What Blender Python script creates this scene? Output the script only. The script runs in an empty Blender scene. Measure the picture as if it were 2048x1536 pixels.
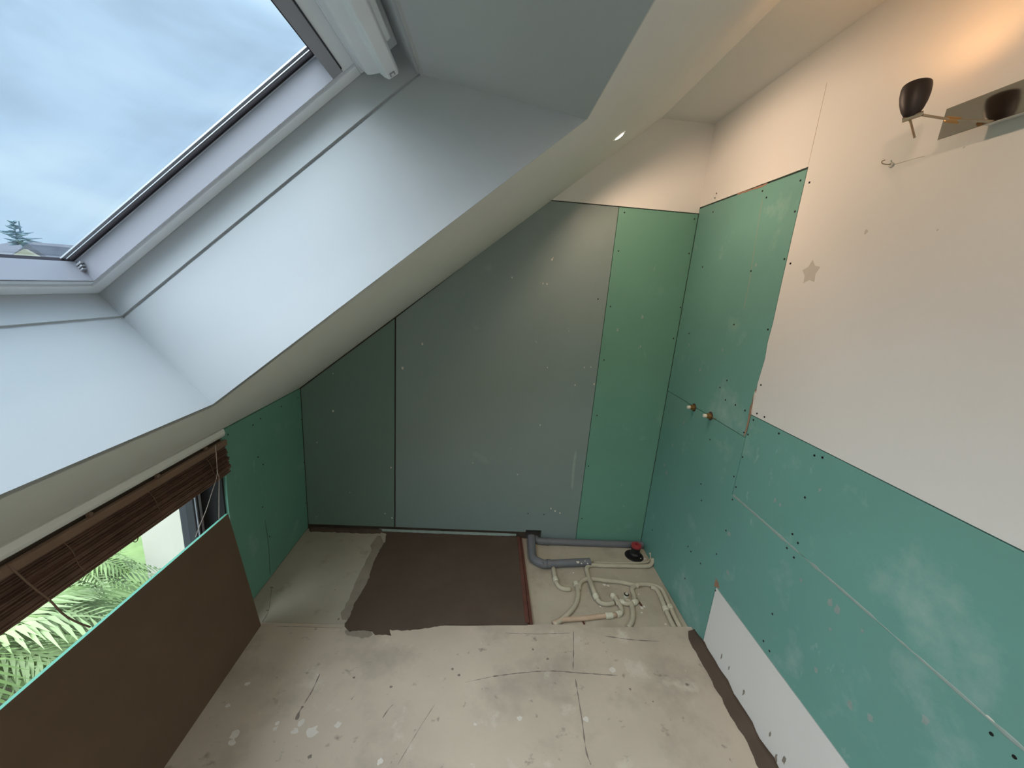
import bpy, bmesh, math, random
from mathutils import Vector, Matrix, noise
random.seed(7)
C = bpy.context.scene.collection
scn = bpy.context.scene
PI = math.pi

# ------------------------------------------------------------------ camera
F = 781.807                                   # focal length in pixels of a 2048 px wide frame
CP = Vector((-1.077, -2.2079, 1.5582))
ca, sa = math.cos(-.0658), math.sin(-.0658)
cb, sb = math.cos(-.2435), math.sin(-.2435)
cc, sc = math.cos(-.0769), math.sin(-.0769)
RM = Matrix(((ca,-sa,0),(sa,ca,0),(0,0,1))) @ Matrix(((1,0,0),(0,cb,-sb),(0,sb,cb))) @ Matrix(((cc,0,sc),(0,1,0),(-sc,0,cc)))
cam = bpy.data.objects.new('camera', bpy.data.cameras.new('camera')); C.objects.link(cam)
cam.data.sensor_width = 36; cam.data.lens = F/2048*36; cam.data.clip_start = .02; cam.data.clip_end = 400
r_, f_, u_ = RM.col[0], RM.col[1], RM.col[2]
cam.matrix_world = Matrix(((r_.x,u_.x,-f_.x,CP.x),(r_.y,u_.y,-f_.y,CP.y),(r_.z,u_.z,-f_.z,CP.z),(0,0,0,1)))
scn.camera = cam

# ------------------------------------------------------------------ world: overcast sky, brighter towards the zenith
SKY = 1.0
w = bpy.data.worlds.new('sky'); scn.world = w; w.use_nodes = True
nt = w.node_tree; nt.nodes.clear()
def N(t, typ, **k):
    n = t.nodes.new(typ)
    for a, b in k.items():
        if a.startswith('i_'): n.inputs[a[2:].replace('_', ' ')].default_value = b
        else: setattr(n, a, b)
    return n
tc = N(nt, 'ShaderNodeTexCoord'); mp = N(nt, 'ShaderNodeMapping'); mp.inputs['Scale'].default_value = (1.0, 1.3, 3.4); mp.inputs['Rotation'].default_value = (.25, .1, .3)
n1 = N(nt, 'ShaderNodeTexNoise', i_Scale=1.7, i_Detail=5.0, i_Roughness=.45, i_Distortion=.35)
rp = N(nt, 'ShaderNodeValToRGB'); e = rp.color_ramp.elements
e[0].position = .36; e[0].color = (.36,.47,.60,1); e[1].position = .66; e[1].color = (.70,.88,.98,1)
m_ = e.new(.5); m_.color = (.50,.68,.86,1)
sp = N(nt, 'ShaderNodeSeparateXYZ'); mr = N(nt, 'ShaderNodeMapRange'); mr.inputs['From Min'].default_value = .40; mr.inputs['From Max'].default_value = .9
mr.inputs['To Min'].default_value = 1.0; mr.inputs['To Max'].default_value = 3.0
FILLZONE = (-.58, -.30, .76); GLOW = 11.5             # bright sky patch added out of view to light floor and walls
dt = N(nt, 'ShaderNodeVectorMath', operation='DOT_PRODUCT'); dt.inputs[1].default_value = Vector(FILLZONE).normalized()
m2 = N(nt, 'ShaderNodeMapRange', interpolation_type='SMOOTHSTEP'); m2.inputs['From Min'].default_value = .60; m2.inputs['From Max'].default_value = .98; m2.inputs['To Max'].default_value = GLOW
sv = N(nt, 'ShaderNodeVectorMath', operation='SCALE')
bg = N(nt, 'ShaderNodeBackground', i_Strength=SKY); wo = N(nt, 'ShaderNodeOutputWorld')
L = nt.links.new
L(tc.outputs['Generated'], mp.inputs[0]); L(mp.outputs[0], n1.inputs['Vector']); L(n1.outputs[0], rp.inputs[0])
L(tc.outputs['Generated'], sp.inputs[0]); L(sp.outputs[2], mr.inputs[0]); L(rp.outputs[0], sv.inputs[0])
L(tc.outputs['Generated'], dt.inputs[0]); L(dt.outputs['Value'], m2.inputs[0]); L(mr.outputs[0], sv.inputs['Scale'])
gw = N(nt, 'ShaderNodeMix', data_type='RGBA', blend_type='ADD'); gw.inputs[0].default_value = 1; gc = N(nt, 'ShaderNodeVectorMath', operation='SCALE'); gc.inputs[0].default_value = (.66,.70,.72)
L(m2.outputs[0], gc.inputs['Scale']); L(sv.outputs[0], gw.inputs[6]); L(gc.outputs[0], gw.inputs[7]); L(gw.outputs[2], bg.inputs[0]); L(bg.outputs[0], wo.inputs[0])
vs = scn.view_settings; vs.view_transform = 'Standard'; vs.look = 'None'; vs.gamma = 1; vs.use_curve_mapping = False
vs.exposure = 0.12
scn.cycles.max_bounces = 12; scn.cycles.diffuse_bounces = 8; scn.cycles.transparent_max_bounces = 12
# sconce and first slope downlight are real; other downlights are unseen, added fill
P_DOWN_FAR, P_FILL, P_SCONCE = 16.0, 60.0, 2.4

# ------------------------------------------------------------------ room numbers
W = 2.135; ZK = .913; ZC = 2.438; YF = -3.7
EV = Vector((.7725, 0, .635)).normalized(); NV = Vector((-EV.z, 0, EV.x)); OV = Vector((-W, 0, ZK))
STOP = (ZC-ZK)/EV.z; XC = -W + STOP*EV.x
def S(s, d, y): return OV + EV*s + NV*d + Vector((0, y, 0))     # slope frame
def ray(u, v): return RM @ Vector(((u-1024)/F, 1, -(v-768)/F))
def hit(u, v, ax, val):
    d = ray(u, v); t = (val-CP[ax])/d[ax]; return CP + d*t

# ------------------------------------------------------------------ materials
def mat(name, col, rough=.6, metal=0, spec=.5, var=.0, vscale=4, bump=0, bscale=80, emit=None, estr=0, layers=(), coat=0):
    m = bpy.data.materials.new(name); m.use_nodes = True; t = m.node_tree; b = t.nodes['Principled BSDF']
    b.inputs['Roughness'].default_value = rough; b.inputs['Metallic'].default_value = metal
    b.inputs['Specular IOR Level'].default_value = spec; b.inputs['Coat Weight'].default_value = coat
    b.inputs['Base Color'].default_value = (*col, 1)
    co = N(t, 'ShaderNodeTexCoord'); cur = None
    if var:
        n = N(t, 'ShaderNodeTexNoise', i_Scale=vscale, i_Detail=6.0, i_Roughness=.6); L2 = t.links.new
        L2(co.outputs['Object'], n.inputs['Vector'])
        r = N(t, 'ShaderNodeValToRGB'); r.color_ramp.elements[0].position = .3; r.color_ramp.elements[1].position = .7
        r.color_ramp.elements[0].color = (*[c*(1-var) for c in col], 1); r.color_ramp.elements[1].color = (*[min(1, c*(1+var)) for c in col], 1)
        L2(n.outputs[0], r.inputs[0]); cur = r.outputs[0]
    for (c2, sc_, lo, hi, amt, stretch) in layers:              # stains: noise above a threshold mixes in a second colour
        mpn = N(t, 'ShaderNodeMapping'); mpn.inputs['Scale'].default_value = stretch; mpn.inputs['Location'].default_value = (sc_*1.7, lo*9, 3.1)
        n = N(t, 'ShaderNodeTexNoise', i_Scale=sc_, i_Detail=7.0, i_Roughness=.62)
        t.links.new(co.outputs['Object'], mpn.inputs[0]); t.links.new(mpn.outputs[0], n.inputs['Vector'])
        q = N(t, 'ShaderNodeMapRange'); q.inputs['From Min'].default_value = lo; q.inputs['From Max'].default_value = hi; q.inputs['To Max'].default_value = amt
        t.links.new(n.outputs[0], q.inputs[0])
        x = N(t, 'ShaderNodeMix', data_type='RGBA'); t.links.new(q.outputs[0], x.inputs[0])
        if cur: t.links.new(cur, x.inputs[6])
        else: x.inputs[6].default_value = (*col, 1)
        x.inputs[7].default_value = (*c2, 1); cur = x.outputs[2]
    if cur: t.links.new(cur, b.inputs['Base Color'])
    if bump:
        n = N(t, 'ShaderNodeTexNoise', i_Scale=bscale, i_Detail=4.0); bp = N(t, 'ShaderNodeBump', i_Strength=bump, i_Distance=.002)
        t.links.new(co.outputs['Object'], n.inputs['Vector']); t.links.new(n.outputs[0], bp.inputs['Height']); t.links.new(bp.outputs[0], b.inputs['Normal'])
    if emit:
        b.inputs['Emission Color'].default_value = (*emit, 1); b.inputs['Emission Strength'].default_value = estr
    return m
def s(r, g, b):
    f = lambda c: (c/255/12.92 if c/255 <= .04045 else ((c/255+.055)/1.055)**2.4)
    return (f(r), f(g), f(b))
ONE = (1, 1, 1)
M = {}
M['white'] = mat('white_wall_paint', s(218,217,213), .62, spec=.3, var=.02, vscale=2, bump=.12, bscale=60)
M['slope'] = mat('white_ceiling_paint', s(216,215,211), .7, spec=.25, var=.015, vscale=3, bump=.1, bscale=50)
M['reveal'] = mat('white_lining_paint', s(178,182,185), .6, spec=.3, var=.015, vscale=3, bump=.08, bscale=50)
M['backing'] = mat('bare_wall_behind_boards', s(70,58,46), .9, var=.2)
dust = s(185,205,198)
M['green'] = mat('green_board', s(106,156,146), .62, spec=.35, var=.05, vscale=2.2, bump=.08, bscale=150,
                 layers=[(dust, 5, .56, .80, .42, ONE), (dust, 15, .66, .78, .55, (1, 1, .5)), (s(120,140,130), 1.1, .52, .8, .3, ONE)])
M['green_deep'] = mat('green_board_deep', s(102,150,132), .62, spec=.35, var=.05, vscale=2.2, bump=.08, bscale=150,
                 layers=[(dust, 13, .66, .8, .5, (1, 1, .4)), (dust, 4, .60, .85, .3, ONE)])
M['greygreen'] = mat('grey_green_board', s(124,140,137), .34, spec=.6, var=.04, vscale=1.6, bump=.05, bscale=170,
                 layers=[(dust, 19, .71, .76, .5, ONE), (dust, 6, .66, .85, .25, ONE)])
M['greygreen2'] = mat('grey_green_offcut', s(104,126,116), .48, spec=.5, var=.04, vscale=1.6, bump=.05, bscale=170,
                 layers=[(dust, 15, .72, .78, .4, ONE)])
M['gypsum'] = mat('gypsum_edge', s(205,200,190), .9, var=.1, vscale=30)
M['spot'] = mat('floor_plaster_spot', s(200,195,186), .9, var=.08, vscale=30)
M['tornpaper'] = mat('torn_paper', s(150,118,98), .9, var=.25, vscale=40)
M['pinkline'] = mat('filled_joint', s(142,158,152), .85, var=.1, vscale=30)
M['boardback'] = mat('board_back_paper', s(104,84,68), .85, spec=.25, var=.06, vscale=6, bump=.05, bscale=200)
M['boardedge'] = mat('board_green_edge', s(92,158,136), .7, var=.05)
M['screed'] = mat('floor_screed', s(180,168,152), .78, spec=.3, var=.10, vscale=2.5, bump=.25, bscale=35,
                 layers=[(s(128,120,111), 3.2, .50, .72, .55, ONE), (s(206,200,186), 5.5, .60, .72, .65, ONE), (s(110,102,95), 9, .63, .70, .7, (1,1.4,1)),
                         (s(120,108,100), 22, .66, .72, .6, ONE), (s(212,208,200), 13, .70, .74, .7, ONE)])
M['recess'] = mat('recess_screed', s(172,163,146), .85, spec=.2, var=.08, vscale=5, bump=.3, bscale=45,
                 layers=[(s(135,124,108), 6, .52, .72, .5, ONE), (s(205,200,185), 14, .64, .72, .6, ONE)])
M['screed_smooth'] = mat('smooth_screed', s(164,158,144), .8, spec=.25, var=.07, vscale=4, bump=.15, bscale=60,
                 layers=[(s(120,110,95), 8, .6, .75, .5, ONE)])
M['mortar'] = mat('wet_mortar', s(78,66,56), .8, spec=.3, var=.06, vscale=7, bump=.2, bscale=90, layers=[(s(96,84,72), 5, .5, .75, .4, ONE)])
M['dried'] = mat('dried_mortar_skim', s(132,124,112), .9, var=.12, vscale=12, bump=.3, bscale=60)
M['stain'] = mat('sticker_residue', s(190,186,178), .7, var=.06, vscale=25)
M['crack'] = mat('floor_crack_dirt', s(118,108,101), .95, var=.2, vscale=60)
M['crackw'] = mat('hairline_seam', s(166,150,130), .9)
M['pvcframe'] = mat('white_window_coating', s(228,232,238), .38, spec=.45, var=.01, bump=.02, bscale=80)
M['greyslot'] = mat('grey_sash_profile', s(150,150,158), .45, spec=.4)
M['gasket'] = mat('black_rubber_gasket', s(38,30,38), .6)
M['alu'] = mat('aluminium_strip', s(190,192,196), .35, metal=.7)
M['extflash'] = mat('outer_flashing', s(120,124,134), .5, metal=.4)
M['darkframe'] = mat('dark_window_frame', s(48,48,52), .5)
M['jamb'] = mat('dark_window_jamb', s(26,24,24), .85)
M['screw'] = mat('black_screw', s(22,24,22), .5, metal=.3)
M['graypvc'] = mat('grey_pvc_pipe', s(104,106,110), .45, spec=.4, var=.08, vscale=12, layers=[(s(190,188,180), 26, .68, .74, .6, ONE)])
M['sheath'] = mat('beige_plaster_covered_pipe', s(176,168,148), .75, var=.08, vscale=20, bump=.15, bscale=120)
M['sheath2'] = mat('pinkish_pipe', s(184,160,136), .7, var=.08, vscale=20)
M['fitting'] = mat('pale_pipe_fitting', s(196,192,172), .6)
M['red'] = mat('red_plastic_cap', s(150,50,54), .45)
M['black'] = mat('black_rubber', s(22,22,22), .6)
M['brass'] = mat('brass_fitting', s(176,134,84), .35, metal=.85)
M['whiteplug'] = mat('white_test_plug', s(225,220,205), .5)
M['wood'] = mat('stained_wood_lath', s(92,54,44), .6, var=.25, vscale=18, layers=[(s(210,200,185), 30, .66, .7, .7, (1, .3, 1))])
M['bamboo'] = mat('dark_bamboo_slats', s(92,66,54), .6, var=.3, vscale=14, bump=.3, bscale=60, layers=[(s(124,92,74), 10, .55, .7, .6, (8, .4, 8))])
M['bamboolite'] = mat('bamboo_headrail', s(122,96,78), .6, var=.12, vscale=9, bump=.2, bscale=50)
M['cord'] = mat('beige_cord', s(112,88,72), .8)
M['cordl'] = mat('pale_cord', s(190,178,168), .8)
M['chrome'] = mat('polished_steel', s(196,188,178), .09, metal=1)
M['satin'] = mat('satin_nickel', s(176,160,140), .3, metal=1)
M['shade'] = mat('dark_brown_shade', s(36,21,17), .5, spec=.5)
M['shadein'] = mat('pale_shade_lining', s(236,214,180), .5)
M['bulb'] = mat('glowing_halogen_bulb', (1,.8,.5), emit=(1,.66,.34), estr=25)
M['led'] = mat('glowing_led_lens', (1,1,1), emit=(1,.95,.84), estr=14)
M['lamp_ring'] = mat('white_lamp_ring', s(225,224,220), .4)
M['render'] = mat('pale_house_render', s(192,184,168), .9, var=.02)
M['side_sheet'] = mat('blue_grey_side', s(128,144,156), .6, var=.03)
M['lawn'] = mat('garden_lawn', s(104,124,72), .95, var=.2, vscale=3, layers=[(s(124,146,100), 1.2, .5, .7, .5, ONE)])
M['paving'] = mat('garden_paving', s(126,144,130), .9, var=.08, vscale=4)
M['frond'] = mat('palm_frond', s(108,130,70), .55, spec=.4, var=.22, vscale=2)
M['frondl'] = mat('pale_palm_frond', s(136,152,100), .55, spec=.4, var=.2, vscale=2)
M['trunk'] = mat('palm_trunk', s(122,106,80), .9, var=.2, vscale=10)
M['rooftile'] = mat('grey_slate_roof', s(58,61,70), .8, var=.08, vscale=1)
M['housewall'] = mat('distant_house_wall', s(124,122,106), .9, var=.04)
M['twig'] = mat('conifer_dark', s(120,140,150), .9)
def glass_mat(name, tint=(.95,.98,1), k=1.0):
    m = bpy.data.materials.new(name); m.use_nodes = True; t = m.node_tree; t.nodes.clear()
    tr = N(t, 'ShaderNodeBsdfTransparent'); tr.inputs[0].default_value = (*tint, 1)
    gl = N(t, 'ShaderNodeBsdfGlossy'); gl.inputs['Roughness'].default_value = .02
    lw_ = N(t, 'ShaderNodeLayerWeight', i_Blend=.5); pw = N(t, 'ShaderNodeMath', operation='POWER'); pw.inputs[1].default_value = 5
    fr = N(t, 'ShaderNodeMath', operation='MULTIPLY_ADD'); fr.inputs[1].default_value = .9; fr.inputs[2].default_value = .03
    t.links.new(lw_.outputs['Facing'], pw.inputs[0]); t.links.new(pw.outputs[0], fr.inputs[0]); mx = N(t, 'ShaderNodeMixShader'); o = N(t, 'ShaderNodeOutputMaterial')
    t.links.new(fr.outputs[0], mx.inputs[0]); t.links.new(tr.outputs[0], mx.inputs[1]); t.links.new(gl.outputs[0], mx.inputs[2]); t.links.new(mx.outputs[0], o.inputs[0])
    return m
M['glass'] = glass_mat('clear_window_glass')

# ------------------------------------------------------------------ mesh helpers
def tag(o, label=None, cat=None, group=None, kind=None):
    if label: o['label'] = label
    if cat: o['category'] = cat
    if group: o['group'] = group
    if kind: o['kind'] = kind
    return o
def obj(name, bm, m, parent=None, smooth=False, bevel=0, loc=None):
    me = bpy.data.meshes.new(name); bmesh.ops.recalc_face_normals(bm, faces=bm.faces); bm.to_mesh(me); bm.free()
    ms = m if isinstance(m, (list, tuple)) else [m]
    for k in ms: me.materials.append(M[k] if isinstance(k, str) else k)
    if smooth:
        for p in me.polygons: p.use_smooth = True
    o = bpy.data.objects.new(name, me); C.objects.link(o)
    if loc is not None: o.location = loc
    if parent:
        o.parent = parent; o.matrix_parent_inverse = Matrix.Translation(-parent.location)
    if bevel:
        b = o.modifiers.new('bevel', 'BEVEL'); b.width = bevel; b.segments = 2; b.limit_method = 'ANGLE'
    return o
def empty(name, loc):
    o = bpy.data.objects.new(name, None); C.objects.link(o); o.location = loc; o.empty_display_size = .05; return o
def prism(bm, pts, off, mi=0):
    """closed polygon pts (3D) pushed by vector off"""
    off = Vector(off); a = [bm.verts.new(Vector(p)) for p in pts]; b = [bm.verts.new(Vector(p)+off) for p in pts]; n = len(pts)
    fs = [bm.faces.new(a), bm.faces.new(list(reversed(b)))]
    for i in range(n): fs.append(bm.faces.new((a[i], b[i], b[(i+1) % n], a[(i+1) % n])))
    for f in fs: f.material_index = mi
    return fs
def box(bm, lo, hi, mi=0):
    x0, y0, z0 = lo; x1, y1, z1 = hi
    return prism(bm, [(x0,y0,z0),(x1,y0,z0),(x1,y1,z0),(x0,y1,z0)], (0,0,z1-z0), mi)
def frame_of(d):
    d = d.normalized(); a = Vector((0,0,1)) if abs(d.z) < .9 else Vector((1,0,0))
    x = d.cross(a).normalized(); return x, d.cross(x).normalized()
def smooth_path(pts, n=6):
    P = [Vector(p) for p in pts]; P = [P[0]*2-P[1]] + P + [P[-1]*2-P[-2]]; out = []
    for i in range(1, len(P)-2):
        for k in range(n):
            t = k/n; a, b, c, d = P[i-1], P[i], P[i+1], P[i+2]
            out.append(.5*((2*b)+(c-a)*t+(2*a-5*b+4*c-d)*t*t+(3*b-a-3*c+d)*t**3))
    out.append(P[-2]); return out
def tube(bm, pts, r, seg=12, cap=True, mi=0):
    pts = [Vector(p) for p in pts]; n = len(pts); rr = r if isinstance(r, (list, tuple)) else [r]*n
    x, y = frame_of(pts[1]-pts[0]); rings = []; pd = (pts[1]-pts[0]).normalized()
    for i, p in enumerate(pts):
        d = (pts[min(i+1, n-1)]-pts[max(i-1, 0)]).normalized()
        q = pd.rotation_difference(d); x = q @ x; y = q @ y; pd = d
        rings.append([bm.verts.new(p + (x*math.cos(2*PI*k/seg)+y*math.sin(2*PI*k/seg))*rr[i]) for k in range(seg)])
    for i in range(n-1):
        for k in range(seg):
            f = bm.faces.new((rings[i][k], rings[i][(k+1) % seg], rings[i+1][(k+1) % seg], rings[i+1][k])); f.material_index = mi
    if cap:
        for rg in (rings[0], rings[-1]):
            f = bm.faces.new(rg); f.material_index = mi
def lathe(bm, prof, base, axis, seg=28, mi=0):
    axis = Vector(axis).normalized(); x, y = frame_of(axis); base = Vector(base); rings = []
    for r, h in prof:
        if r < 1e-6: rings.append([bm.verts.new(base+axis*h)])
        else: rings.append([bm.verts.new(base+axis*h+(x*math.cos(2*PI*k/seg)+y*math.sin(2*PI*k/seg))*r) for k in range(seg)])
    for a, b in zip(rings, rings[1:]):
        for k in range(seg):
            k2 = (k+1) % seg
            if len(a) == 1 and len(b) == 1: continue
            if len(a) == 1: f = bm.faces.new((a[0], b[k], b[k2]))
            elif len(b) == 1: f = bm.faces.new((a[k], a[k2], b[0]))
            else: f = bm.faces.new((a[k], a[k2], b[k2], b[k]))
            f.material_index = mi
def NB(): return bmesh.new()
def ribbon(bm, pts, nrm, wd, h=.0006, jit=.35, seed=1, n=5):
    """thin raised irregular strip along a path on a surface with normal nrm"""
    P = smooth_path(pts, n); nrm = Vector(nrm); rg = []
    for i, p in enumerate(P):
        d = (P[min(i+1, len(P)-1)]-P[max(i-1, 0)]).normalized(); x = d.cross(nrm).normalized()
        k = wd*.5*(1+jit*noise.noise(p*40+Vector((seed,0,0)))*2)
        if i in (0, len(P)-1): k *= .3
        rg.append([bm.verts.new(p+x*k), bm.verts.new(p+x*k*.6+nrm*h), bm.verts.new(p-x*k*.6+nrm*h), bm.verts.new(p-x*k)])
    for a, b in zip(rg, rg[1:]):
        for k in range(3): bm.faces.new((a[k], a[k+1], b[k+1], b[k]))
def blob(bm, c, nrm, r, h=.001, seed=0, n=11, stretch=(1, 1)):
    nrm = Vector(nrm); x, y = frame_of(nrm); c = Vector(c); rg = []
    top = bm.verts.new(c+nrm*h)
    for k in range(n):
        a = 2*PI*k/n; q = r*(.75+.6*noise.noise(Vector((math.cos(a)*1.3+seed*3.1, math.sin(a)*1.3, seed))))
        rg.append(bm.verts.new(c+x*math.cos(a)*q*stretch[0]+y*math.sin(a)*q*stretch[1]+nrm*.0002))
    for k in range(n): bm.faces.new((top, rg[k], rg[(k+1) % n]))

# ================================================================== STRUCTURE
T = .0125    # board thickness
# ---- floor: front slab, smooth slab left of the shower, lower recess for the pipes
bm = NB()
edge = [(-2.14,-.700),(-1.9,-.703),(-1.66,-.702),(-1.4,-.70),(-1.1,-.697),(-.80,-.684),(-.6,-.676),(-.45,-.690),(-.3,-.683),(-.15,-.678),(0.0,-.675)]
prism(bm, [(x, y, 0) for x, y in edge] + [(0,YF,0),(-2.14,YF,0)], (0,0,-.1), 0)
prism(bm, [(-2.14,0,-.001),(-1.55,0,-.001),(-1.55,-.7,-.001),(-2.14,-.7,-.001)], (0,0,-.099), 1)
prism(bm, [(-1.55,.012,-.026),(.0,.012,-.026),(0,-.72,-.026),(-1.55,-.72,-.026)], (0,0,-.074), 2)
floor = tag(obj('floor', bm, ['screed', 'screed_smooth', 'recess']), kind='structure')
def fl(u, v, z=0.0): return hit(u, v, 2, z)
def on_floor(pts, wd, seed, m='crack', nm='crack', h=.0006):
    b = NB(); ribbon(b, [fl(u, v) for u, v in pts], (0,0,1), wd*.55, seed=seed, h=h, jit=.8, n=12); return obj(nm, b, m, floor)
on_floor([(1147,1262),(1147,1300),(1146,1340)], .006, 1)
on_floor([(1151,1358),(1156,1390),(1164,1440),(1172,1500),(1182,1530)], .007, 2)
on_floor([(985,1353),(1040,1346),(1100,1342),(1160,1346),(1235,1351)], .007, 3)
on_floor([(930,1365),(985,1353)], .003, 31)
on_floor([(870,1408),(840,1455),(795,1530)], .0022, 4)
on_floor([(640,1347),(625,1380),(608,1408)], .006, 5)
on_floor([(606,1412),(598,1425),(593,1440)], .018, 6)
on_floor([(786,1409),(776,1420),(765,1436)], .004, 7)
on_floor([(711,1388),(702,1400)], .004, 71)
on_floor([(1210,1272),(1260,1279),(1320,1283)], .007, 8)
on_floor([(1010,1266),(1080,1268),(1140,1266)], .004, 9)
on_floor([(553,1253),(620,1254),(685,1256)], .003, 10)
on_floor([(543,1178),(540,1205),(536,1225),(524,1245)], .005, 11)
for i, (u, v, r) in enumerate([(544,1175,.012),(535,1221,.01),(1260,1378,.009),(1066,1299,.009),(964,1378,.004),(670,1180,.006),(677,1238,.009),(1306,1403,.006),(1374,1369,.012),(782,1374,.01),(918,1350,.012),(1095,1318,.011),(620,1513,.012),(708,1355,.01),(905,1338,.01)]):
    b = NB(); blob(b, fl(u, v), (0,0,1), r*.7, .0006, i); obj('dirt_mark', b, 'crack', floor)
for i, (u, v, r) in enumerate([(625,1462,.032),(590,1462,.018),(602,1446,.02),(555,1446,.013),(550,1458,.012),(495,1368,.016),(455,1411,.014),(470,1468,.026),(465,1485,.02),(675,1449,.02),(1040,1437,.016),(1172,1438,.018),(1225,1340,.022),(950,1448,.01),(760,1523,.016),(635,1350,.008)]):
    b = NB(); blob(b, fl(u, v), (0,0,1), r*.75, .0008, i+20); obj('plaster_spot', b, 'spot', floor)

# ---- back wall: cavity wall behind the boards, white plaster above them
bm = NB()
NX0, NX1, NZ1 = -.770, -.668, .045
def roofz(x): return min(ZK+.045+(x+W)/EV.x*EV.z, ZC+.05)
def under(x0, x1, z0): prism(bm, [(x0,T+.001,z0),(x1,T+.001,z0),(x1,T+.001,roofz(x1))] + ([(XC,T+.001,roofz(XC))] if x0 < XC < x1 else []) + [(x0,T+.001,roofz(x0))], (0,.107,0), 1)
under(-2.3, NX0, -.1); under(NX1, .12, -.1); under(NX0, NX1, NZ1); box(bm, (NX0,.10,-.1), (NX1,.12,NZ1), 1)
XT = -W + (2.013-ZK)/EV.z*EV.x
prism(bm, [(XT,0,2.013),(0,0,2.013),(0,0,ZC+.04),(XC,0,ZC+.04)], (0,T+.001,0), 0)
wall_back = tag(obj('wall_back', bm, ['white', 'backing']), kind='structure')
# ---- right wall
bm = NB()
box(bm, (T+.001,YF,-.1), (.12,.02,2.6), 1)
ragged = [(-.742,2.041),(-.743,1.80),(-.745,1.62),(-.748,1.50),(-.744,1.42),(-.750,1.36),(-.746,1.31),(-.741,1.26),(-.744,1.225),(-.735,1.186),(-.741,1.15),(-.741,1.128)]
prism(bm, [(0,0,2.043),(0,0,2.6),(0,YF,2.6),(0,YF,1.128)] + [(0,y,z) for y, z in reversed(ragged)] + [(0,-.742,2.043)], (T+.001,0,0), 0)
prism(bm, [(0,-.779,.0),(0,-.779,.322),(0,YF,.322),(0,YF,0)], (T+.001,0,0), 0)
wall_right = tag(obj('wall_right', bm, ['white', 'backing']), kind='structure')
# ---- left knee wall with the low window opening
WY0, WY1, WZ0, WZ1 = -.675, -2.15, .22, .885
bm = NB()
box(bm, (-W-T-.16,-.675,-.1), (-W-T-.001,.1,.93), 1)
box(bm, (-W-.17,WY1,-.1), (-W,WY0,WZ0)); box(bm, (-W-.17,YF,-.1), (-W,WY1,.93)); box(bm, (-W-.17,WY1,WZ1+.03), (-W,WY0,.95)); box(bm, (-W-.16,WY1,WZ1-.04), (-W-.004,WY0,WZ1+.03), 1)
bead = []
prism(bm, [(-W-.02,0,0),(-W+.010,0,.002),(-W+.018,0,.012),(-W+.016,0,.024),(-W-.02,0,.034)], (0,0,0), 0) if False else None
prof = [(-W-.03,WZ1-.004),(-W+.004,WZ1-.004),(-W+.014,WZ1+.004),(-W+.017,WZ1+.014),(-W+.013,WZ1+.032),(-W-.03,WZ1+.034)]
prism(bm, [(x, WY0+.002, z) for x, z in prof], (0, YF-WY0, 0), 0)
wall_left = tag(obj('wall_left', bm, ['white', 'backing']), kind='structure')
# ---- wall behind the camera
bm = NB(); box(bm, (-2.4,YF-.1,-.1), (.12,YF,2.6)); tag(obj('wall_front', bm, 'white'), kind='structure')
# ---- ceiling: slope with the skylight opening, flat part
S0, S1, YR0, YR1 = .465, 1.614, -1.21, -2.42
bm = NB()
def slab(s0, s1, y0, y1, d=.05): prism(bm, [S(s0,0,y0), S(s1,0,y0), S(s1,0,y1), S(s0,0,y1)], NV*d)
g_ = .004                                             # the lining stands 4 mm proud of the rough opening
slab(-.12, S0-g_, .1, YF); slab(S1+g_, STOP+.03, .1, YF); slab(S0-g_, S1+g_, .1, YR0+g_); slab(S0-g_, S1+g_, YR1-g_, -2.60); slab(S0-g_, S1+g_, -3.55, YF)
box(bm, (XC,YF,ZC), (.12,.1,ZC+.06))
ceiling = tag(obj('ceiling', bm, 'slope'), kind='structure')
# ---- lining of the skylight shaft
bm = NB(); DA, DB = .277, .345
def q(s0, d0, s1, d1, y, th): prism(bm, [S(*s0), S(*s1)], (0,0,0))
sb0, sb1, st1 = S0, .452, 1.357
for y, sg in ((YR0, 1), (YR1, -1)):
    prism(bm, [S(S0,0,y), S(S1,0,y), S(st1+.003,DA,y), S(sb1,DA,y)], (0,sg*.03,0))
    prism(bm, [S(sb1-.001,DA+.005,y-sg*.004), S(st1+.020,DA+.005,y-sg*.004), S(st1+.020,DB+.06,y-sg*.004), S(sb1,DB+.06,y-sg*.004)], (0,sg*.034,0))
    prism(bm, [S(sb1,DA,y+sg*.003), S(st1+.004,DA,y+sg*.003), S(st1,DA+.005,y+sg*.003), S(sb1,DA+.005,y+sg*.003)], (0,sg*.03,0))
prism(bm, [S(S0,0,YR0+.03), S(sb1,DA,YR0+.03), S(sb1-.03,DA,YR0+.03), S(S0-.03,.0,YR0+.03)], (0,YR1-YR0-.06,0))
prism(bm, [S(sb1+.004,DA+.005,YR0), S(sb1+.004,DB+.06,YR0), S(sb1-.03,DB+.06,YR0), S(sb1-.03,DA-.002,YR0)], (0,YR1-YR0,0))
prism(bm, [S(S1,0,YR0+.03), S(st1+.003,DA,YR0+.03), S(st1+.03,DA+.01,YR0+.03), S(S1+.03,.0,YR0+.03)], (0,YR1-YR0-.06,0))
prism(bm, [S(st1-.004,DA+.005,YR0), S(st1-.004,DB+.06,YR0), S(st1+.03,DB+.06,YR0), S(st1+.03,DA-.002,YR0)], (0,YR1-YR0,0))
for sa, sb in ((st1+.0005, st1+.05), (sb1-.0005, sb1-.05)):       # backing behind the shadow groove
    prism(bm, [S(sa,DA-.004,YR0+.032), S(sa,DA+.010,YR0+.032), S(sb,DA+.010,YR0+.032), S(sb,DA-.004,YR0+.032)], (0,YR1-YR0-.064,0))
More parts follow.
